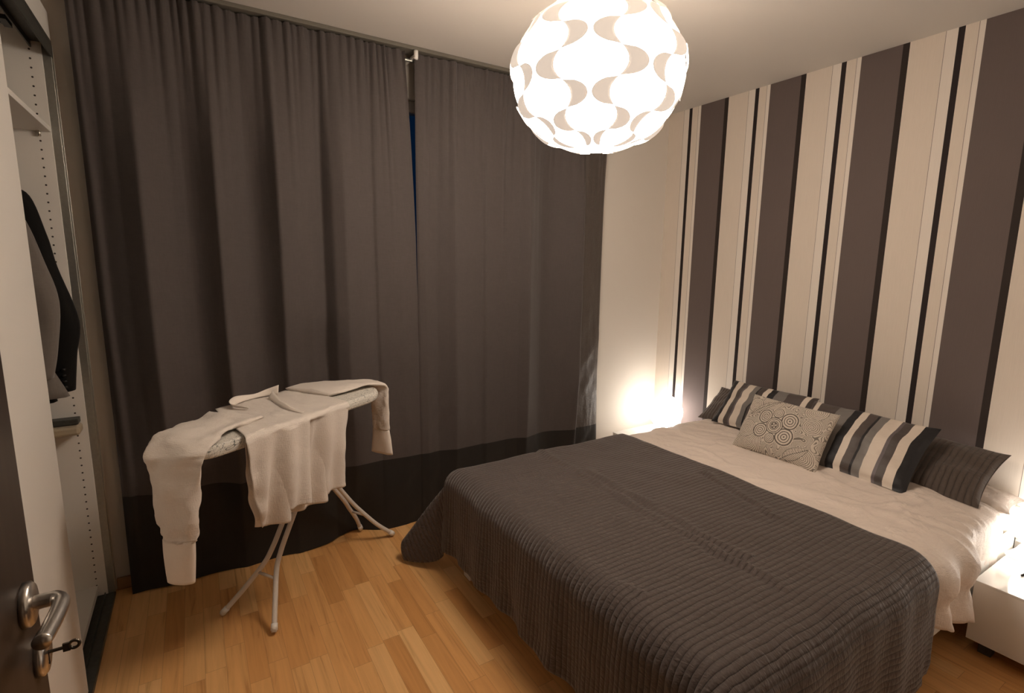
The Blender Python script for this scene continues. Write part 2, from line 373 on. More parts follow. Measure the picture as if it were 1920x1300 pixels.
# ------------------------------------------------------------------ curtains
def profile(pts, w):
    """smooth folded section: linear knots blurred over w"""
    xs = np.array([p[0] for p in pts]); ys = np.array([p[1] for p in pts])
    gx = np.linspace(xs[0]-.1, xs[-1]+.1, 3000); gy = np.interp(gx, xs, ys)
    k = max(3, int(w/(gx[1]-gx[0]))); ker = np.hanning(k+2); ker /= ker.sum()
    gy = np.convolve(np.pad(gy, k, mode='edge'), ker, 'same')[k:-k]
    return lambda x: np.interp(x, gx, gy)
def curtain(name, x0, x1, knots, seam0, seam1, seed, label, satin, edge_in, push, gap=False, amp0=1.55):
    f = profile(knots, .02)
    nx = int((x1-x0)/.0055); X = np.linspace(x0, x1, nx)
    rs = np.random.default_rng(seed)
    # gathers at the heading: narrow random pleats
    gp = [x0]
    while gp[-1] < x1: gp.append(gp[-1]+rs.uniform(.022, .058))
    gp = np.array(gp); gd = rs.uniform(.35, 1, len(gp)); gl = rs.uniform(.10, .42, len(gp))
    ci = np.clip(np.searchsorted(gp, X)-1, 0, len(gp)-2)
    ph = (X-gp[ci])/(gp[ci+1]-gp[ci])
    zt = 2.485
    def pt(i, z):
        x = X[i]; t = (zt-z)
        seam = seam0+(seam1-seam0)*(x-x0)/(x1-x0)
        fold = f(x+edge_in(x, z))*amp0*(.30+.70*float(sstep(0, .75, t)))*(1-.78*float(sstep(1.75, 2.45, t)))
        g = -math.sin(PI*ph[i])*.027*gd[ci[i]]*math.exp(-(t/gl[ci[i]])**1.2)
        ruff = 0
        if t < .05: ruff = .004*math.sin(x*420+seed)*(1-t/.05)
        w = .0035*fbm((x*3.2, z*1.1, seed)) + .0018*fbm((x*9, z*5+x*6, seed+3))
        for (xa, xb, amp) in satin:                       # diagonal drag lines near the sewn edges
            if xa < x < xb:
                e = math.sin(PI*(x-xa)/(xb-xa)); w += amp*e*float(sstep(1.0, 1.5, t))*fbm((x*5+seed, (z-(x-xa)*.9)*11, 4.2))
        y = 2.625+fold+g+ruff+w+push(x, z)
        if gap: x -= .054*min(max((z-1.40)/1.08, 0), 1)**2*float(sstep(.72, 1.022, x))-.004*float(sstep(1.5, 1.2, z))*float(sstep(.9, 1.022, x))
        return (x, min(y, 2.702), z), seam
    top = np.concatenate([np.linspace(zt, zt-.05, 5), np.linspace(zt-.07, 1.7, 26), np.linspace(1.65, .55, 30)])
    V, S = [], []
    for i in range(nx):
        _, seam = pt(i, 1); col = np.concatenate([top, np.linspace(.52, seam, 4)])
        V += [pt(i, z)[0] for z in col]
    nz = len(top)+4
    fm = [1 if X[i] > 2.113 else 0 for i in range(nx-1) for _ in range(nz-1)]
    c = mk(name, V, grid_faces(nx, nz), None, smooth=True, mats=[M['curtain'], M['curtain_satin']], fmat=fm); solid(c, .002).modifiers[0].use_rim = False
    tag(c, label, 'curtain', 'brown curtains over the window')
    Vb = []
    for i in range(nx):
        _, seam = pt(i, 1)
        lift = .004+.004*math.sin(X[i]*9+seed)
        for z in np.linspace(seam, lift, 16):
            p = pt(i, z)[0]; Vb.append((p[0], p[1], p[2]))
    b = mk('hem_band', Vb, grid_faces(nx, 16), M['curtain_band'], c, smooth=True); solid(b, .002).modifiers[0].use_rim = False
    b['label'] = 'charcoal band along the curtain hem'
    return c
def fold_knots(xa, xb, ya, yb, A):
    """one soft fold: recedes evenly from the crest xa, then curls forward into the crest xb"""
    out = []
    for t in np.linspace(0, 1, 13)[:-1]:
        sh = t if t < .35 else t-2.367*(t-.35)**2
        out.append((xa+(xb-xa)*t, ya+(yb-ya)*t+A*sh))
    return out
left_knots = [(-.33, .024), (-.305, .010), (-.285, .016), (-.22, -.004)]+fold_knots(-.150, .112, -.036, -.030, .125)+[(.112, -.030)]+fold_knots(.122, .352, -.026, -.034, .115)+[(.352, -.034), (.40, -.026), (.48, -.010),
              (.553, .020), (.560, .012), (.592, -.016), (.645, -.028), (.72, -.014), (.796, .004), (.806, -.002), (.93, .000), (1.02, .010), (1.04, .02)]
right_knots = [(1.015, .022), (1.03, .004), (1.07, -.002), (1.14, .014), (1.200, -.004), (1.236, -.018), (1.30, -.006), (1.42, .008), (1.434, -.002), (1.58, .010), (1.66, .002), (1.712, -.026)]+fold_knots(1.716, 2.00, -.026, -.006, .095)+[
               (2.04, -.018), (2.085, -.034), (2.104, -.036), (2.116, -.002), (2.20, -.006), (2.30, .004), (2.325, .022)]
def board_push(x, z):       # the ironing board and its rear foot press the cloth back
    d = math.exp(-((x-.47)/.20)**2)*.060*(1-float(sstep(.95, 1.25, z)))*float(sstep(.35, .80, z))
    d += math.exp(-((x-.655)/.10)**2)*.085*(1-float(sstep(.02, .40, z)))
    return d
curtain('curtain', -.325, 1.022, left_knots, .452, .395, 3, 'wide left brown-grey curtain hanging behind the ironing board', ((-.33, -.12, .010), (.85, 1.04, .006)), lambda x, z: -.012*float(sstep(1.3, .5, z)), board_push, True)
curtain('curtain', 1.026, 2.318, right_knots, .395, .372, 9, 'narrower right brown-grey curtain ending beside the bare cream wall', ((1.03, 1.24, .008), (2.11, 2.33, .012)), lambda x, z: 0, lambda x, z: 0, amp0=1.5)
rod = root('curtain_rod', (1.0, 2.66, 2.47), 'thin grey curtain rod under the ceiling seen in the gap between curtains', 'curtain rod')
tube('rail', [(-.34, 2.655, 2.462), (2.34, 2.655, 2.462)], .008, M['alu'], rod)
box('bracket', 1.012, 1.022, 2.592, 2.72, 2.462, 2.474, M['white_plastic'], rod, .002)
lathe('bracket_cap', [(0, -.022), (.009, -.020), (.011, 0), (.011, .02), (0, .022)], (1.019, 2.588, 2.468), M['white_plastic'], rod, 16)
structure(box('shade_strip_1', -.33, 2.33, 2.590, 2.665, 2.492, 2.510, plain('grey_ceiling_shade', (.15, .135, .11), .6), bev=.004))  # dark strip painted for the shadow on the ceiling above the curtain heading

# ------------------------------------------------------------------ wardrobe
wd = root('wardrobe', (-.70, 1.70, 0), 'white open wardrobe with pin-hole side panel along the left wall', 'wardrobe')
X0, X1 = -.985, -.412
box('side_panel', X0, X1, 2.662, 2.682, .0, 2.36, M['wardrobe_side'], wd, .001)
box('side_panel', X0, X1, .62, .64, 0, 2.36, M['wardrobe_side'], wd, .001)
box('back_panel', X0-.012, X0, .62, 2.682, .06, 2.36, M['white'], wd, .001)
box('top_panel', X0, X1, .64, 2.662, 2.335, 2.36, M['white'], wd, .001)
box('bottom_panel', X0, X1-.03, .64, 2.662, .045, .07, M['white'], wd, .001)
box('shelf', X0+.01, X1-.002, .64, 2.660, 1.930, 1.948, M['white'], wd, .001)
boxes('plinth', [(X0, -.45, .64, 2.662, 0, .045)], M['white'], wd)
lathe('shelf_pin', [(0, -.012), (.006, -.012), (.006, .012), (0, .012)], (-.447, 2.652, 1.922), M['steel'], wd, 12)
boxes('edge_strip', [(-.412, -.386, 2.664, 2.684, .02, 2.245), (-.386, -.383, 2.686, 2.69, .02, 2.245)], M['alu'], wd, .001)
boxes('floor_track', [(-.455, -.388, .62, 2.684, 0, .022), (-.455, -.45, .62, 2.55, .022, .034), (-.424, -.42, .62, 2.684, .022, .030)], M['track'], wd, .001)
boxes('top_track', [(-.445, -.385, .62, 2.684, 2.245, 2.262), (-.445, -.44, .62, 2.684, 2.222, 2.245), (-.39, -.385, .62, 2.684, 2.200, 2.245)], M['track'], wd, .001)
box('top_fascia', -.412, -.386, .62, 2.684, 2.262, 2.36, M['white'], wd, .001)
boxes('track_clip', [(-.475, -.455, 2.42, 2.50, 2.226, 2.240), (-.50, -.47, 2.47, 2.478, 2.228, 2.236)], M['black_plastic'], wd)
sd = box('sliding_door', -.419, -.397, 1.00, 2.035, .03, 2.24, M['white'], wd, .002)
tube('hanging_rail', [(-.70, .64, 1.80), (-.70, 2.662, 1.80)], .0125, M['alu'], wd)
# pull-out rack fixed to the side panel: dark slide above a pale carrier, short hanging bars below
rk = root('trouser_rack', (-.60, 2.60, .76), 'pale pull-out trouser rack with a dark slide inside the wardrobe', 'rack')
box('slide', -.95, -.430, 2.600, 2.652, .806, .828, M['track'], rk, .003)
box('carrier', -.95, -.424, 2.572, 2.650, .768, .804, M['rack_wood'], rk, .010)
for k in range(5):
    xx = -.515-.07*k
    tube('hanging_bar', catmull([(xx, 2.61, .766), (xx-.005, 2.56, .758-.004*k), (xx-.01, 2.18, .742-.006*k), (xx-.012, 2.12, .750-.006*k)], 5), .0055, M['rack_wood'], rk, 8)

# ------------------------------------------------------------------ jackets on the wardrobe rail
def flat_tube(name, secs, mat, parent, n=6, seg=22, fold=0, seed=0, power=2.6):
    """secs: (cx,cy,cz, half-width vec, half-thickness vec) -> closed soft tube"""
    S = catmull([list(s[0])+list(s[1])+list(s[2]) for s in secs], n); V = []
    for i, s in enumerate(S):
        for k in range(seg):
            a = 2*PI*k/seg; ca, sa = math.cos(a), math.sin(a)
            ca = math.copysign(abs(ca)**(2/power), ca); sa = math.copysign(abs(sa)**(2/power), sa)
            p = s[0:3]+ca*s[3:6]+sa*s[6:9]
            if fold: p = p+s[6:9]*fold/max(np.linalg.norm(s[6:9]), .001)*fbm((ca*1.6+seed, i*.10, sa*.4+seed))
            V.append(p)
    F = grid_faces(len(S), seg+0, False)
    F = [(i*seg+k, i*seg+(k+1) % seg, (i+1)*seg+(k+1) % seg, (i+1)*seg+k) for i in range(len(S)-1) for k in range(seg)]
    F += [tuple(range(seg-1, -1, -1)), tuple((len(S)-1)*seg+k for k in range(seg))]
    return mk(name, V, F, mat, parent, smooth=True)
A3 = lambda *p: np.array(p, float)
def jacket(y, mat, label, sleeve, buttons, hem, skirt=0):
    r = root('jacket', (-.70, y, hem), label, 'jacket', 'jackets on the wardrobe rail')
    flat_tube('body', [(A3(-.70, y+.02, 1.735), A3(.05, 0, 0), A3(0, .03, 0)), (A3(-.70, y+.02, 1.71), A3(.17, 0, 0), A3(0, .05, 0)), (A3(-.70, y+.02, 1.60), A3(.215, 0, 0), A3(0, .07, 0)),
        (A3(-.70, y+.02, 1.30), A3(.21, 0, 0), A3(0, .075, 0)), (A3(-.70+skirt*.5, y, 1.12), A3(.22+skirt*.5, 0, 0), A3(0, .07, 0)), (A3(-.70+skirt, y, hem), A3(.235+skirt*.9, 0, 0), A3(0, .06, 0))], mat, r, fold=.012, seed=y)
    for s, sl in ((1, sleeve), (-1, [(-1.40-x0, dy, z, w*.6) for x0, dy, z, w in sleeve])):
        secs = [(A3(max(x, -.93), y+dy, z), A3(w, 0, 0), A3(0, .040 if i else .02, 0)) for i, (x, dy, z, w) in enumerate(sl)]
        flat_tube('sleeve', secs, mat, r, fold=.008, seed=y+s)
    tube('hanger', catmull([(-.70, y+.02, 1.735), (-.70, y+.02, 1.765), (-.712, y+.02, 1.795), (-.70, y+.02, 1.816), (-.688, y+.02, 1.80)], 6), .003, M['steel'], r, 8)
    for (bx, by, bz) in buttons:
        lathe('button', [(0, -.004), (.0065, -.003), (.0075, 0), (.0065, .003), (0, .004)], (bx, by, bz), M['black_plastic'], r, 14)
    return r
jacket(2.50, M['black_wool'], 'black suit jacket with cuff buttons, nearest the wardrobe side panel', [(-.560, -.03, 1.705, .048), (-.522, -.03, 1.675, .060), (-.494, -.03, 1.545, .064), (-.478, -.03, 1.43, .066), (-.437, -.03, 1.233, .068), (-.446, -.03, 1.10, .058), (-.449, -.03, .975, .046)],
       [(-.424, 2.424, .995+.022*k) for k in range(4)], .93)
jacket(2.31, M['grey_wool'], 'grey wool jacket hanging in front of the black jacket', [(-.560, -.03, 1.680, .045), (-.515, -.03, 1.60, .062), (-.480, -.03, 1.45, .068), (-.455, -.03, 1.317, .068), (-.460, -.03, 1.16, .055), (-.475, -.03, 1.06, .05)], [], .985, .037)

# ------------------------------------------------------------------ room door
door = structure(box('door_1', -.240, -.200, .005, .832, .008, 2.04, M['door_wood'], bev=.002))
HY, HZ = .781, 1.050
hd = lathe('handle_rose', [(0, 0), (.0265, 0), (.0265, .006), (.0235, .009), (.010, .0095), (0, .0095)], (-.200, HY, HZ), M['steel'], door, 40, 'x')
lev = catmull([(-.192, HY, HZ), (-.180, HY, HZ), (-.171, HY-.001, HZ), (-.1645, HY-.010, HZ-.001), (-.164, HY-.028, HZ-.002), (-.166, HY-.055, HZ-.003), (-.169, HY-.086, HZ-.003)], 8)
tube('handle', lev, .0088, M['steel'], door, 20)
lathe('keyhole_rose', [(0, 0), (.0265, 0), (.0265, .006), (.0235, .009), (.006, .0095), (0, .0095)], (-.200, .806, .966), M['steel'], door, 40, 'x')
box('keyhole', -.1908, -.1900, .8045, .8075, .950, .968, M['black_plastic'], door, 0)
v1, f1 = tube_vf([(-.190, .806, .966), (-.176, .806, .966)], .0022, 10)
ring = [(-.165+.0052*math.cos(a), .806, .967+.0052*math.sin(a)) for a in np.linspace(0, 2*PI, 21)]
v2, f2 = tube_vf(ring, .0020, 8, len(v1), False)
v3, f3 = box_vf(-.1765, -.1690, .8045, .8075, .9605, .9715, len(v1)+len(v2))
tag(mk('door_key', v1+v2+v3, f1+f2+f3, M['key'], smooth=False), 'small dark key sticking out of the lock in the brown door', 'key')

# ------------------------------------------------------------------ bed
BY0, BY1, BX0 = .625, 2.060, .965
bed = root('bed', (1.95, 1.34, 0), 'white bed frame under the brown bedspread', 'bed')
box('side_rail', BX0+.025, 2.945, BY0, BY0+.025, .155, .345, M['white'], bed, .003)
box('side_rail', BX0+.025, 2.945, BY1-.025, BY1, .155, .345, M['white'], bed, .003)
box('foot_rail', BX0, BX0+.025, BY0, BY1, .155, .345, M['white'], bed, .003)
box('headboard', 2.925, 2.948, BY0, BY1, .155, .46, M['white'], bed, .003)
for lx in (BX0+.03, 2.86):
    for ly in (BY0+.03, BY1-.09): box('leg', lx, lx+.06, ly, ly+.06, 0, .155, M['white'], bed, .003)
boxes('slat', [(x, x+.07, BY0+.025, BY1-.025, .235, .25) for x in np.arange(1.05, 2.85, .16)], M['beech'], bed)
mt = box('mattress', BX0+.035, 2.92, BY0+.03, BY1-.03, .252, .440, M['mattress'], bev=.03)
tag(mt, 'mattress on the white bed frame, hidden beneath the cream duvet', 'mattress')

# one soft top surface shared by duvet and bedspread
YR, YL, XF = .600, 2.085, .945            # outer faces of the hanging cloth
def top_z(x, y):
    c = .497+.016*math.sin(PI*min(max((y-YR)/(YL-YR), 0), 1))**.6
    z = c+.010*fbm((x*1.4, y*1.6, 2.1))+.0055*fbm((x*4, y*4+x*1.5, 5.5))
    z += .018*math.exp(-((x-2.62)/.28)**2)*math.exp(-((y-1.0)/.5)**2)
    z -= .035*float(sstep(2.70, 2.92, x))
    return z
def drape(name, a0, a1, b0, b1, na, nb, mat, xf, yr, yl, rr, rl, rf, zoff, parent, flare, wr, drop_r, drop_l, drop_f, hemfun, uvo=0, tuck=None, clear=None):
    """cloth laid over the bed: a runs from the foot to the head, b from the right side to the left"""
    V, UV = [], []
    W = (yl-rl)-(yr+rr)
    A = np.concatenate([np.linspace(-drop_f, 0, max(2, int(drop_f/.012)))[:-1] if drop_f > 0 else [], np.linspace(0, a1, na)])
    B = np.concatenate([np.linspace(-drop_r, 0, int(drop_r/.012))[:-1], np.linspace(0, W, nb)[:-1], np.linspace(W, W+drop_l, int(drop_l/.012))])
    for a in A:
        for b in B:
            da = max(-a, 0); db = max(-b, 0); dl = max(b-W, 0)
            cx, cy = xf+rf+max(a, 0), yr+rr+min(max(b, 0), W)
            zt = top_z(cx, cy)+zoff+(ruck(cx, cy) if tuck is None else crease(cx, cy, 0))
            dy = dl-db; rho = math.hypot(da, dy)
            if rho == 0:
                p = (cx, cy, zt)
            else:
                ux, uy = -da/rho, dy/rho
                r = rf*abs(ux)+(rr if dy < 0 else rl)*abs(uy)
                th = math.atan2(abs(dy), da)
                k = flare(th, dy, cx) if da > 0 else flare(PI/2, dy, cx)
                q = r*PI/2
                if rho < q: o, dn = r*math.sin(rho/r), r*(1-math.cos(rho/r))
                else:
                    e = rho-q; o = r+k*e; dn = r+e*math.sqrt(max(1-k*k, .2))
                wv = wr(cx, cy, ux, uy, max(0, rho-.03))
                o += wv
                p = (cx+ux*o, cy+uy*o, max(zt-dn+hemfun(cx, cy, rho), .004))
            if tuck is not None and rho > 0:                   # under the spread the cloth is tucked close to the mattress
                k2 = tuck(cx); o2 = min(math.hypot(p[0]-cx, p[1]-cy), r*.8)
                dd = math.hypot(p[0]-cx, p[1]-cy)+1e-9; m = (o2/dd)*k2+(1-k2)
                p = (cx+(p[0]-cx)*m, cy+(p[1]-cy)*m, p[2])
            if clear is not None:                                # keep off the nightstands
                lim = float(sstep(2.30, 2.42, p[0])); q1 = .612+.030*math.log1p(math.exp(min((p[1]-.622)/.030, 40))); p = (p[0], p[1]+lim*(min(q1 if p[1] < 1 else p[1], 2.105)-p[1]), p[2])
            V.append(p); UV.append((a+uvo, b))
    o = mk(name, V, grid_faces(len(A), len(B)), mat, parent, smooth=True, uv=UV); solid(o, .006 if 'spread' in name else .004, 0)
    return o
# duvet
def crease(x, y, r):
    w = float(sstep(2.0, 2.12, x))
    a = 1-min(abs(fbm((x*3.1+y*1.2, y*2.3, 11.))*5.5, ), 1); b = 1-min(abs(fbm((x*5.5, y*5.0+x*2, 4.))*4.5), 1)
    return w*(.010*max(a, 0)**2+.007*max(b, 0)**2*(.4+1.2*float(sstep(1.35, .75, y))))
def wr_duvet(cx, cy, ux, uy, d):
    s = cx if abs(uy) > abs(ux) else cy
    return d*.16*math.sin(s*21+1.1+2*math.sin(s*6))*.5+.10*d*fbm((s*6, d*8, 1.7))+.030*math.sin(min(d/.20, 1)*PI)
dv = drape('duvet', 0, 2.715-1.045, 0, 0, 150, 110, M['sheet'], .985, .605, 2.075, .10, .06, .06, 0, None, lambda th, dy, x: .04,
    wr_duvet, .33, .16, 0, lambda x, y, r: ((.030*math.sin(x*13+.6)-.055*float(sstep(2.25, 2.5, x)))*max(0, r-.15)*4.5 if y < 1 else 0), tuck=lambda x: float(sstep(2.06, 1.96, x)), clear=True)
tag(dv, 'cream sateen duvet spread across the bed under the bedspread', 'duvet')
# bedspread
def flare_spread(th, dy, x):
    if dy > 0: return .55*math.exp(-((th-.88)/(.24 if th < .88 else .42))**2)+.03
    return .20*math.exp(-((th-.8)/.4)**2)+.03
RUCKS = [[(1.445, 2.06), (1.444, 1.78), (1.418, 1.462), (1.402, 1.312), (1.424, 1.117), (1.429, .80)], [(1.482, 1.722), (1.481, 1.465), (1.471, 1.243), (1.465, 1.059), (1.481, .927)], [(1.911, 1.406), (1.862, 1.187), (1.814, 1.043)], [(.99, 1.163), (1.005, 1.071), (1.02, .961)], [(1.25, 1.75), (1.20, 1.55)]]
def ruck(x, y):
    z = 0
    for L in RUCKS:
        best = 9
        for (xa, ya), (xb, yb) in zip(L[:-1], L[1:]):
            dx, dy = xb-xa, yb-ya; t = ((x-xa)*dx+(y-ya)*dy)/(dx*dx+dy*dy)
            if -.15 <= t <= 1.15:
                d = ((x-xa)*dy-(y-ya)*dx)/math.hypot(dx, dy)
                if abs(d) < abs(best): best = d
        if abs(best) < .12:
            best += .006*math.sin(x*40+y*31)
            k = .35+1.3*abs(fbm((x*6, y*5, 2.2))); z += k*(.0075*math.exp(-(best/.016)**2)-.006*math.exp(-((best-.026)/.014)**2))
    return z
def wr_spread(cx, cy, ux, uy, d):
    if abs(uy) > .3 and abs(ux) > .3: return .012*math.sin(math.atan2(abs(uy), abs(ux))*9)*min(d*4, 1)
    s = cx if abs(uy) > abs(ux) else cy
    a = .05 if abs(ux) > .9 else .045
    return d*a*(math.sin(s*15+.8)+.6*math.sin(s*37))*.5+.02*d*fbm((s*9, d*6, 7.7))
bs = drape('bedspread', 0, 2.005-1.015, 0, 0, 110, 150, M['quilt'], .928, .578, 2.100, .105, .055, .085, .016, None, flare_spread,
    wr_spread, .47, .42, .44, lambda x, y, r: 0)
tag(bs, 'dark brown quilted bedspread draped over the foot half of the bed', 'bedspread')

# ------------------------------------------------------------------ cushions
def cushion(name, mat, w, h, t, corner_bl, along, upv, label, cat, group=None, nu=44, nv=30, uvscale=None, flip=False, seed=0, lumps=.006, colors=None, pinch=.06, piping=None, sag=0):
    """closed pillow: bottom-left corner, unit vectors along its width and up its face"""
    u = np.array(along, float); u /= np.linalg.norm(u); v = np.array(upv, float); v -= u*(u@v); v /= np.linalg.norm(v)
    nrm = np.cross(u, v); V, UV, F, CC = [], [], [], []
    c = np.array(corner_bl, float)
    for side in (1, -1):
        for i in range(nu):
            for j in range(nv):
                a, b = i/(nu-1), j/(nv-1); x, y = 2*a-1, 2*b-1
                th = t/2*max((1-x*x)*(1-y*y), 0)**.42*(1+.25*fbm((a*3+seed, b*3, seed)))
                px = x*(1-pinch*(1-y*y)*abs(x)**2)*.5+.5; py = y*(1-pinch*1.2*(1-x*x)*abs(y)**2)*.5+.5
                p = c+u*w*px+v*h*py+nrm*side*th+nrm*lumps*fbm((a*5+seed, b*4, seed+2))*(1 if th > 0 else .4)-np.array([0, 0, sag*(1-x*x)*b])
                V.append(p); aa = 1-a if flip else a
                UV.append((aa*(uvscale[0] if uvscale else 1), b*(uvscale[1] if uvscale else 1)))
                if colors is not None: CC.append(colors(a, b) if side == 1 else (.5, .44, .37))
        off = 0 if side == 1 else nu*nv
        f = grid_faces(nu, nv, off=off)
        F += [q[::-1] for q in f] if side == -1 else f
    # sew the two faces together along the rim
    rim = [(i, 0) for i in range(nu)]+[(nu-1, j) for j in range(1, nv)]+[(i, nv-1) for i in range(nu-2, -1, -1)]+[(0, j) for j in range(nv-2, 0, -1)]
    for k in range(len(rim)):
        (i, j), (i2, j2) = rim[k], rim[(k+1) % len(rim)]
        A, B = i*nv+j, i2*nv+j2; F.append((B, A, A+nu*nv, B+nu*nv))
    o = mk(name, V, F, mat, None, smooth=True, uv=UV)
    if colors is not None:
        at = o.data.color_attributes.new('pattern', 'FLOAT_COLOR', 'POINT')
        at.data.foreach_set('color', np.array([(*q, 1) for q in CC], np.float32).ravel())
    if piping:
        P = [V[i*nv+j]*.5+V[nu*nv+i*nv+j]*.5 for i, j in rim]; P.append(P[0])
        v_, f_2 = tube_vf(P, .004, 8, 0, False); mk('piping', v_, f_2, piping, o, smooth=True)
    return tag(o, label, cat, group)
# brown quilted cushions: leftmost and rightmost, against the wall
Z0 = .497
cushion('quilted_cushion', M['quilt_pillow'], .58, .28, .10, (2.705, 2.110, .500), (0, -1, 0), (.21, 0, .165), 'brown quilted cushion at the window end of the bed', 'cushion', 'brown quilted cushions', uvscale=(.31, .60), seed=1)
cushion('quilted_cushion', M['quilt_pillow'], .60, .345, .10, (2.615, 1.275, .512), (0, -1, 0), (.30, -.01, .165), 'brown quilted cushion at the nightstand end of the bed, right of the striped cushions', 'cushion', 'brown quilted cushions', uvscale=(.31, .60), seed=2)
bpy.context.view_layer.update()
for o in [q for q in bpy.data.objects if q.name.startswith('quilted_cushion')]:
    l = o.data.uv_layers['UVMap'].data            # the stitched rows run up the cushion
    a = np.empty(len(l)*2, np.float32); l.foreach_get('uv', a); a = a.reshape(-1, 2)
    a = np.stack([a[:, 1]/.60*.31, a[:, 0]/.31*.60], 1); l.foreach_set('uv', np.ascontiguousarray(a).ravel())
# striped cushions
cushion('striped_cushion', M['stripes'], .515, .305, .11, (2.625, 1.948, .530), (0, -1, 0), (.20, 0, .235), 'striped satin cushion half hidden behind the flower cushion', 'cushion', 'striped satin cushions', seed=3, lumps=.008, pinch=.05)
cushion('striped_cushion', M['stripes'], .55, .37, .12, (2.480, 1.425, .520), (0, -1, 0), (.26, 0, .225), 'striped satin cushion to the right of the flower cushion', 'cushion', 'striped satin cushions', seed=4, flip=True, lumps=.008, pinch=.05)

# line-drawn flower cushion
def doodle():
    W, H = .45, .31
    rs = np.random.default_rng(5)
    pale, ink = np.array((.60, .53, .45)), np.array((.115, .095, .08))
    petals = [((.200, .158), .044)]+[((.200+d*math.cos(math.radians(a)), .158+d*math.sin(math.radians(a))), r) for a, d, r in ((33, .078, .043), (328, .080, .045), (272, .070, .027), (212, .076, .038), (150, .074, .038), (92, .070, .028))]
    arcs = [((.10, .80), .075), ((.12, .35), .09), ((.83, .66), .08), ((.22, .12), .12), ((.85, .14), .10), ((.30, .92), .09), ((.80, .93), .09), ((.02, .05), .13)]
    def leaf(x, y, cx, cy, ang, L, wd):
        ca, sa = math.cos(ang), math.sin(ang); dx, dy = x-cx*W, y-cy*H
        s, q = (dx*ca+dy*sa)/L, (-dx*sa+dy*ca)
        if abs(s) > 1: return None
        half = wd*(1-s*s)**.75*(1-.25*s)
        if abs(q) > half: return None
        if half-abs(q) < .0022 or abs(q) < .0016: return 1
        f = ((s*L-abs(q)*.8)/.0095) % 1
        return 1 if f < .32 else 0
    def col(a, b):
        x, y = a*W, b*H
        i = None
        for k, ((cx, cy), r) in enumerate(petals):
            d = math.hypot(x-cx, y-cy)
            rr = r
            if d < rr:
                q = d/rr
                f = (q*(4.2 if k == 0 else 3.5)) % 1
                i = 1 if (f < .34 or q > .90) else 0
                if k == 0 and q < .42: i = 1 if (int((math.atan2(y-cy, x-cx)+PI)/(PI/4)) % 2 and q < .3) or abs(q-.36) < .05 else 0
                break
        if i is None:
            i = leaf(x, y, .76, .17, .62, .070, .030)
        if i is None:
            i = leaf(x, y, .235, .80, .70, .090, .017)
        if i is None:
            for (cx, cy), r in arcs:
                d = math.hypot((x-cx*W), (y-cy*H)*1.1)
                if d < r*.6: i = 1 if ((d/.0085) % 1) < .30 else 0; break
        if i is None:
            n = fbm((x*13, y*13, 3.3), 2); f = (n*9+x*22*math.sin(y*11)) % 1
            i = .85 if f < .36 else .08
            for (cx, cy), r in petals:
                if r < math.hypot(x-cx, y-cy) < r+.004: i = 0
        return tuple(pale*(1-i)+ink*i)
    return col
cushion('flower_cushion', M['doodle'], .434, .307, .105, (2.379, 1.626, .520), (.012, -1, -.012), (.165, .015, .265), 'small beige cushion with a black line-drawn flower, in front of the striped cushions', 'cushion',
        nu=330, nv=230, seed=6, lumps=.006, colors=doodle(), pinch=.05)
cushion('bed_pillow', M['sheet'], .68, .225, .10, (2.718, 1.285, .492), (0, -1, 0), (1, 0, .0), 'cream sleeping pillow lying flat under the right brown cushion', 'pillow', seed=8)

# ------------------------------------------------------------------ nightstands and their globe lamps
def nightstand(y0, y1, label):
    r = root('nightstand', (2.70, (y0+y1)/2, 0), label, 'nightstand', 'white bedside boxes')
    box('drawer_front', 2.440, 2.456, y0, y1, .058, .292, M['white_gloss'], r, .0015)
    box('body', 2.457, 2.94, y0+.001, y1-.001, .058, .292, M['white_gloss'], r, .002)
    box('glass_top', 2.438, 2.94, y0-.001, y1+.001, .2925, .300, NIGHT_GLASS, r, .0015)
    for lx in (2.48, 2.88):
        for ly in (y0+.03, y1-.07): box('leg', lx, lx+.04, ly, ly+.04, 0, .058, M['track'], r, .002)
    return r
NIGHT_GLASS = plain('white_backed_glass', (.74, .72, .68), .06, spec=.6)
nightstand(2.125, 2.600, 'low white gloss nightstand by the window wall, behind the bed')
nightstand(.045, .607, 'low white gloss nightstand with a cable on top, right of the bed')
def globe_lamp(x, y, label):
    r = root('globe_lamp', (x, y, .300), label, 'table lamp', 'white globe bedside lamps')
    R = .118; prof = [(0, .010)]+[(R*math.sin(a), .125-R*math.cos(a)) for a in np.linspace(.42, PI-.02, 26)]+[(0, .125+R)]
    lathe('globe', [(q, h) for q, h in prof], (x, y, .302), M['globe'], r, 40)
    lathe('base', [(0, .0005), (.058, .0005), (.060, .004), (.056, .014), (.05, .018), (0, .018)], (x, y, .300), M['white_plastic'], r, 32)
    return r
globe_lamp(2.815, 2.470, 'glowing white globe lamp in the corner by the striped wall')
globe_lamp(2.815, .475, 'glowing white globe lamp at the right edge by the nightstand cable')
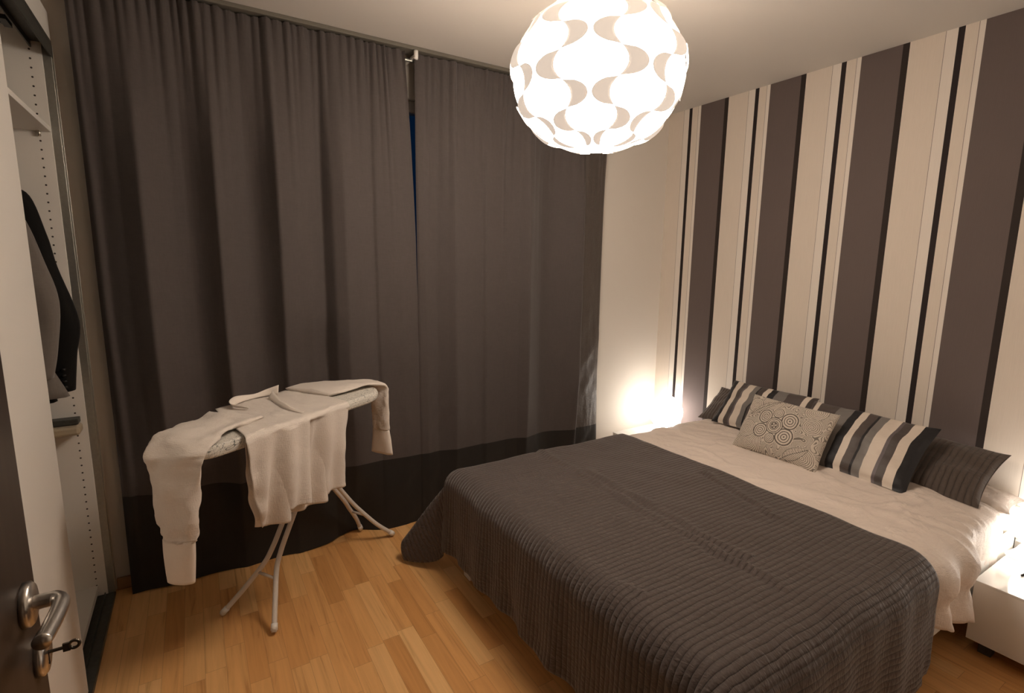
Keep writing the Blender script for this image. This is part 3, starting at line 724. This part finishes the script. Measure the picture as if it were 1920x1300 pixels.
# cable, plug and socket by the right nightstand
pts = [(2.765, .520, .306), (2.755, .545, .306), (2.745, .588, .307), (2.775, .610, .309), (2.805, .590, .311), (2.790, .560, .312), (2.760, .572, .314), (2.770, .600, .316), (2.815, .598, .314), (2.87, .585, .318), (2.905, .60, .335), (2.925, .612, .338)]
tag(tube('lamp_cable', catmull(pts, 10), .0042, M['white_plastic']), 'white lamp cable looped on the right nightstand', 'cable')
ps = root('power_socket', (2.955, .612, .338), 'white wall socket with a plug, above the right nightstand', 'power socket')
box('face_plate', 2.949, 2.960, .572, .652, .299, .379, M['white_plastic'], ps, .004)
lathe('plug', [(0, 0), (.018, 0), (.018, -.022), (.010, -.030), (0, -.030)], (2.949, .612, .338), M['white_plastic'], ps, 24, 'x')
tag(tube('dark_stick', [(2.62, .522, .3045), (2.735, .500, .3045)], .0042, M['black_plastic'], seg=10), 'thin dark stick lying on the right nightstand beside the cable', 'stick')

# ------------------------------------------------------------------ ironing board
TH = math.radians(33); AX = np.array([math.cos(TH), math.sin(TH), 0]); PX = np.array([math.sin(TH), -math.cos(TH), 0]); BO = np.array([.33, 2.20, 0])
def W3(s, p, z): return BO+AX*s+PX*p+np.array([0, 0, z])
ib = root('ironing_board', tuple(W3(.05, -.04, 0)), 'ironing board with crossed white legs in front of the curtains', 'ironing board')
def outline(n=160):
    pts = [(-.545, -.05), (-.535, .06), (-.49, .128), (-.40, .142), (-.1, .140), (.20, .135), (.33, .125), (.40, .07), (.425, -.02), (.41, -.13), (.36, -.195), (.25, -.215), (0, -.215), (-.25, -.20), (-.42, -.165), (-.515, -.11)]
    P = catmull(pts+[pts[0]], 10)[:-1]; return P
OUT = outline()
def board_shell(name, zs, ins, mat):
    V = []; n = len(OUT); c = np.array([-.06, -.04])
    for z, k in zip(zs, ins):
        for q in OUT:
            d = q-c; L = np.linalg.norm(d); p = c+d*(1-k/L); V.append(W3(p[0], p[1], z))
    F = [(i*n+j, i*n+(j+1) % n, (i+1)*n+(j+1) % n, (i+1)*n+j) for i in range(len(zs)-1) for j in range(n)]
    F += [tuple(range(n-1, -1, -1)), tuple((len(zs)-1)*n+j for j in range(n))]
    return mk(name, V, F, mat, ib, smooth=False)
board_shell('board', (.838, .838, .842, .856), (.03, .022, .014, .010), M['white_metal'])
cv = board_shell('padded_cover', (.836, .842, .853, .864, .872, .876), (.012, .004, 0, .001, .006, .018), M['cover'])
cv['label'] = 'white padded cover with thin dark scribble pattern'
def leg(name, pts):
    P = catmull([W3(*q) for q in pts], 8)
    t = tube(name, P, .0105, M['white_metal'], ib, 14)
    d = P[0]-P[1]; d /= np.linalg.norm(d)
    tube('foot_cap', [P[0]-d*.032, P[0]-d*.006], [.0125, .0135], M['white_plastic'], t, 14)
sA = lambda z: -.225+.62*z
sB = lambda z: .585-.72*z
leg('leg', [(-.235, -.240, .013), (sA(.10)-.004, -.188, .10), (sA(.195), -.136, .195), (sA(.25), -.122, .25), (sA(.33), -.118, .33), (sA(.55), -.118, .55), (sA(.835), -.118, .835)])
leg('leg', [(-.214, .042, .013), (sA(.10)+.004, -.010, .10), (sA(.195), -.058, .195), (sA(.25), -.070, .25), (sA(.33), -.073, .33), (sA(.55), -.073, .55), (sA(.835), -.073, .835)])
leg('leg', [(.560, -.205, .013), (sB(.10), -.192, .10), (sB(.195), -.175, .195), (sB(.25), -.163, .25), (sB(.33), -.160, .33), (sB(.55), -.160, .55), (sB(.835), -.160, .835)])
leg('leg', [(.598, -.014, .013), (sB(.10), -.050, .10), (sB(.195), -.092, .195), (sB(.25), -.107, .25), (sB(.33), -.112, .33), (sB(.55), -.112, .55), (sB(.835), -.112, .835)])
tube('cross_bar', [W3(sA(.165), -.152, .165), W3(sA(.165), -.042, .165)], .006, M['white_metal'], ib, 10)
tube('cross_bar', [W3(sB(.165), -.190, .165), W3(sB(.165), -.078, .165)], .006, M['white_metal'], ib, 10)

# ------------------------------------------------------------------ shirt
sh = root('shirt', tuple(W3(-.12, .0, .88)), 'white long-sleeved shirt spread over the ironing board, sleeves hanging off both ends', 'shirt')
def body_sheet(name, pback, sl, sr, hem, pf, zt, seed, nu=70, mat='shirt'):
    """sheet from the back of the board, over the front edge and down"""
    V = []; n1, n2, n3 = 26, 9, 46; r = .022
    for i in range(nu):
        q = i/(nu-1)
        for j in range(n1+n2+n3):
            if j < n1: t = j/n1; p = pback+(pf-r-pback)*t; z = zt; w = t*.42; d = 0
            elif j < n1+n2: a = (j-n1)/n2*PI/2; p = pf-r+r*math.sin(a); z = zt-r*(1-math.cos(a)); w = .42+.05*(j-n1)/n2; d = 0
            else: t = (j-n1-n2)/(n3-1); p = pf; w = .47+.53*t; d = t
            s = np.interp(w, sl[0], sl[1])*(1-q)+np.interp(w, sr[0], sr[1])*q
            if d > 0 or j == n1+n2:
                hz = np.interp(s, hem[0], hem[1]); z = (zt-r)+(hz-(zt-r))*d
                amp = .004+.020*d
                p = pf+amp*(math.sin(s*33+.6+seed)+.75*math.sin(s*68+2.0+d*1.5)+.3*math.sin(s*19-d*2))+.006*d*fbm((s*9, z*7, seed))
                ed = min(q, 1-q)
                if ed < .10: p += (.10-ed)*.16*d*math.sin(z*55+seed)*.5-.10*(.10-ed)*d
                p -= .018*d
                if name == 'front_panel': p -= .014*math.exp(-((s+.088)/.007)**2)*(1-.6*d)+.004*float(sstep(-.10, -.086, s))*(1-d)
            else:
                z += .006*max(0, fbm((s*8, p*8, seed)))+.003*max(0, fbm((s*22, p*14, seed+1)))
            V.append(W3(s, p, z))
    o = mk(name, V, grid_faces(nu, n1+n2+n3), M[mat], sh, smooth=True); solid(o, .0016); return o
SL = ([0, .2, .42, .47, .7, 1], [-.20, -.285, -.36, -.372, -.352, -.317])
SR = ([0, .2, .42, .47, 1], [.20, .165, .118, .112, .106])
HEM = ([-.32, -.27, -.20, -.10, 0, .06, .11], [.522, .505, .510, .502, .512, .53, .552])
HEM2 = ([-.32, -.285, -.25, -.20, -.10, -.02, .05, .09, .11], [.530, .548, .560, .553, .548, .535, .540, .548, .556])
body_sheet('back_panel', -.225, ([0, .42, .47, 1], [-.19, -.345, -.355, -.309]), ([0, .42, .47, 1], [.19, .108, .102, .098]), HEM, .146, .8775, 2.)
body_sheet('front_panel', -.225, SL, SR, HEM2, .170, .884, 0.)
def shirt_tube(name, secs, n=9, seg=26, fold=.006, seed=0, mat='shirt', end=True):
    return flat_tube(name, secs, M[mat], sh, n, seg, fold, seed, 2.4)
def sec(s, p, z, hs, hp, hz, ts, tp, tz): return (W3(s, p, z), AX*hs+PX*hp+np.array([0, 0, hz]), AX*ts+PX*tp+np.array([0, 0, tz]))
# left sleeve: along the board, over its rounded end, then straight down
e = np.array([.070, .185]); e /= np.linalg.norm(e)          # width direction once it hangs (s,p)
nn = np.array([-e[1], e[0]])
def hang(cs, cp, z, hw, ht): return sec(cs, cp, z, e[0]*hw, e[1]*hw, 0, nn[0]*ht, nn[1]*ht, 0)
shirt_tube('sleeve', [sec(-.235, -.055, .892, .035, .105, 0, 0, 0, .012), sec(-.32, -.035, .893, .028, .105, 0, 0, 0, .012), sec(-.42, .000, .895, .030, .105, 0, 0, 0, .014), sec(-.490, .035, .894, .034, .104, 0, -.010, 0, .014),
    hang(-.533, .060, .868, .100, .012), hang(-.540, .060, .82, .092, .018), hang(-.542, .054, .74, .080, .024), hang(-.543, .056, .66, .070, .025), hang(-.543, .058, .595, .062, .022), hang(-.543, .055, .572, .054, .018)], seed=1.3, fold=.016)
shirt_tube('cuff', [hang(-.543, .052, .576, .054, .017), hang(-.543, .048, .53, .053, .019), hang(-.543, .044, .47, .049, .018), hang(-.543, .042, .425, .046, .016)], n=5, seed=2.1, mat='shirt_trim', fold=.002)
# right sleeve: folded back along the board and off its square end
def hangr(cp, z, hw, ht, ds=0): return sec(.447+ds, cp, z, 0, hw, 0, ht, 0, 0)
shirt_tube('sleeve', [sec(.14, -.095, .893, .01, .125, 0, 0, 0, .010), sec(.26, -.080, .893, .012, .128, 0, 0, 0, .011), sec(.36, -.045, .893, .010, .108, 0, 0, 0, .011), sec(.425, .010, .889, 0, .074, 0, .010, 0, .011),
    hangr(.040, .862, .058, .012, .004), hangr(.048, .80, .054, .015), hangr(.050, .72, .050, .017), hangr(.050, .655, .049, .014)], seed=4.4, fold=.008)
shirt_tube('cuff', [hangr(.050, .660, .048, .013), hangr(.052, .60, .056, .015), hangr(.053, .535, .064, .015)], n=5, seed=5.1, mat='shirt_trim', fold=.003)
# collar: a stand-up band round the neck, and the placket running to the front edge
def ribbon(name, base, top, mat, n=8):
    B = catmull(base, n); T = catmull(top, n); V = []
    for b, t in zip(B, T): V += [W3(*(b*(1-k/3)+t*(k/3))) for k in range(4)]
    o = mk(name, V, grid_faces(len(B), 4), M[mat], sh, smooth=True); solid(o, .0022); return o
ribbon('collar', [(-.150, -.10, .890), (-.160, -.17, .890), (-.105, -.205, .890), (-.03, -.212, .890), (.02, -.200, .890), (.045, -.165, .890)],
       [(-.158, -.09, .896), (-.176, -.17, .908), (-.120, -.218, .916), (-.03, -.216, .908), (.020, -.205, .918), (.055, -.17, .934)], 'shirt_trim')
ribbon('collar_fold', [(-.01, -.16, .889), (-.025, -.12, .889), (-.05, -.06, .889), (-.075, .0, .889), (-.09, .06, .889), (-.095, .125, .886)],
       [(.018, -.165, .916), (-.002, -.12, .908), (-.034, -.06, .902), (-.06, .0, .903), (-.080, .06, .897), (-.088, .13, .890)], 'shirt_trim')

# ------------------------------------------------------------------ pendant lamp
LC = np.array([1.208, 1.437, 2.080]); RA, RB = .284, .236
pl = root('pendant_lamp', tuple(LC), 'large white pendant lamp of interlocking plastic leaves, lit', 'pendant lamp')
NC = 10; DPH = 2*PI/NC; DLA = math.radians(19.2)
PH0 = math.atan2(-LC[1], -LC[0])+math.radians(-4.6)          # a column faces the doorway
LA0 = math.radians(8.5)
def ell(ph, la, k=1.):
    r = RA*k*max(math.cos(la), 0)**.90
    return LC+np.array([r*math.cos(ph), r*math.sin(ph), RB*k*math.sin(la)])
def core(name, la0, la1, nv, mat, nu=90):
    V = []
    for i in range(nu):
        ph = 2*PI*i/nu
        for j in range(nv):
            la = la0+(la1-la0)*j/(nv-1)
            u = (ph-PH0)/DPH; v = (la-LA0)/DLA
            b = math.cos(PI*u)*math.cos(PI*v)                  # discs stand proud of the necks
            V.append(ell(ph, la, .99-.007*b*math.cos(la)))
    return mk(name, V, grid_faces(nu, nv, True), mat, pl, smooth=True)
core('shade', -PI/2+.0001, math.radians(24), 46, M['shade'])
core('shade_top', math.radians(24), PI/2-.2, 22, M['shade_top'])
def petal(k, j, s):
    """leaf overlapping beside the meridian k+1/2 in row j, bulging towards side s"""
    pm = PH0+(k+.5)*DPH; la = LA0+j*DLA; V = []; n = 17
    shrink = 1.0
    for i in range(n):
        t = -1+2*i/(n-1); g = max(1-t*t, 0)**.5; gi = (1-t*t)
        for m in range(7):
            q = m/6
            wv = gi*.13*(1-q)+g*.465*q
            V.append(ell(pm+s*DPH*wv*shrink, la+t*DLA*.49, 1.002+(.036 if j > -4 else .012)*q*g))
    o = mk('petal', V, grid_faces(n, 7), M['petal'], pl, smooth=True); solid(o, .0012)
for j in range(-4, 4):
    for k in range(NC):
        petal(k, j, -1 if (k+j) % 2 == 0 else 1)
tube('cord', [tuple(LC+np.array([0, 0, RB*.9])), (LC[0], LC[1], 2.485)], .0035, M['white_plastic'], pl, 10)
lathe('ceiling_rose', [(0, 0), (.05, 0), (.048, -.02), (.03, -.035), (0, -.036)], (LC[0], LC[1], 2.509), M['white_plastic'], pl, 28)
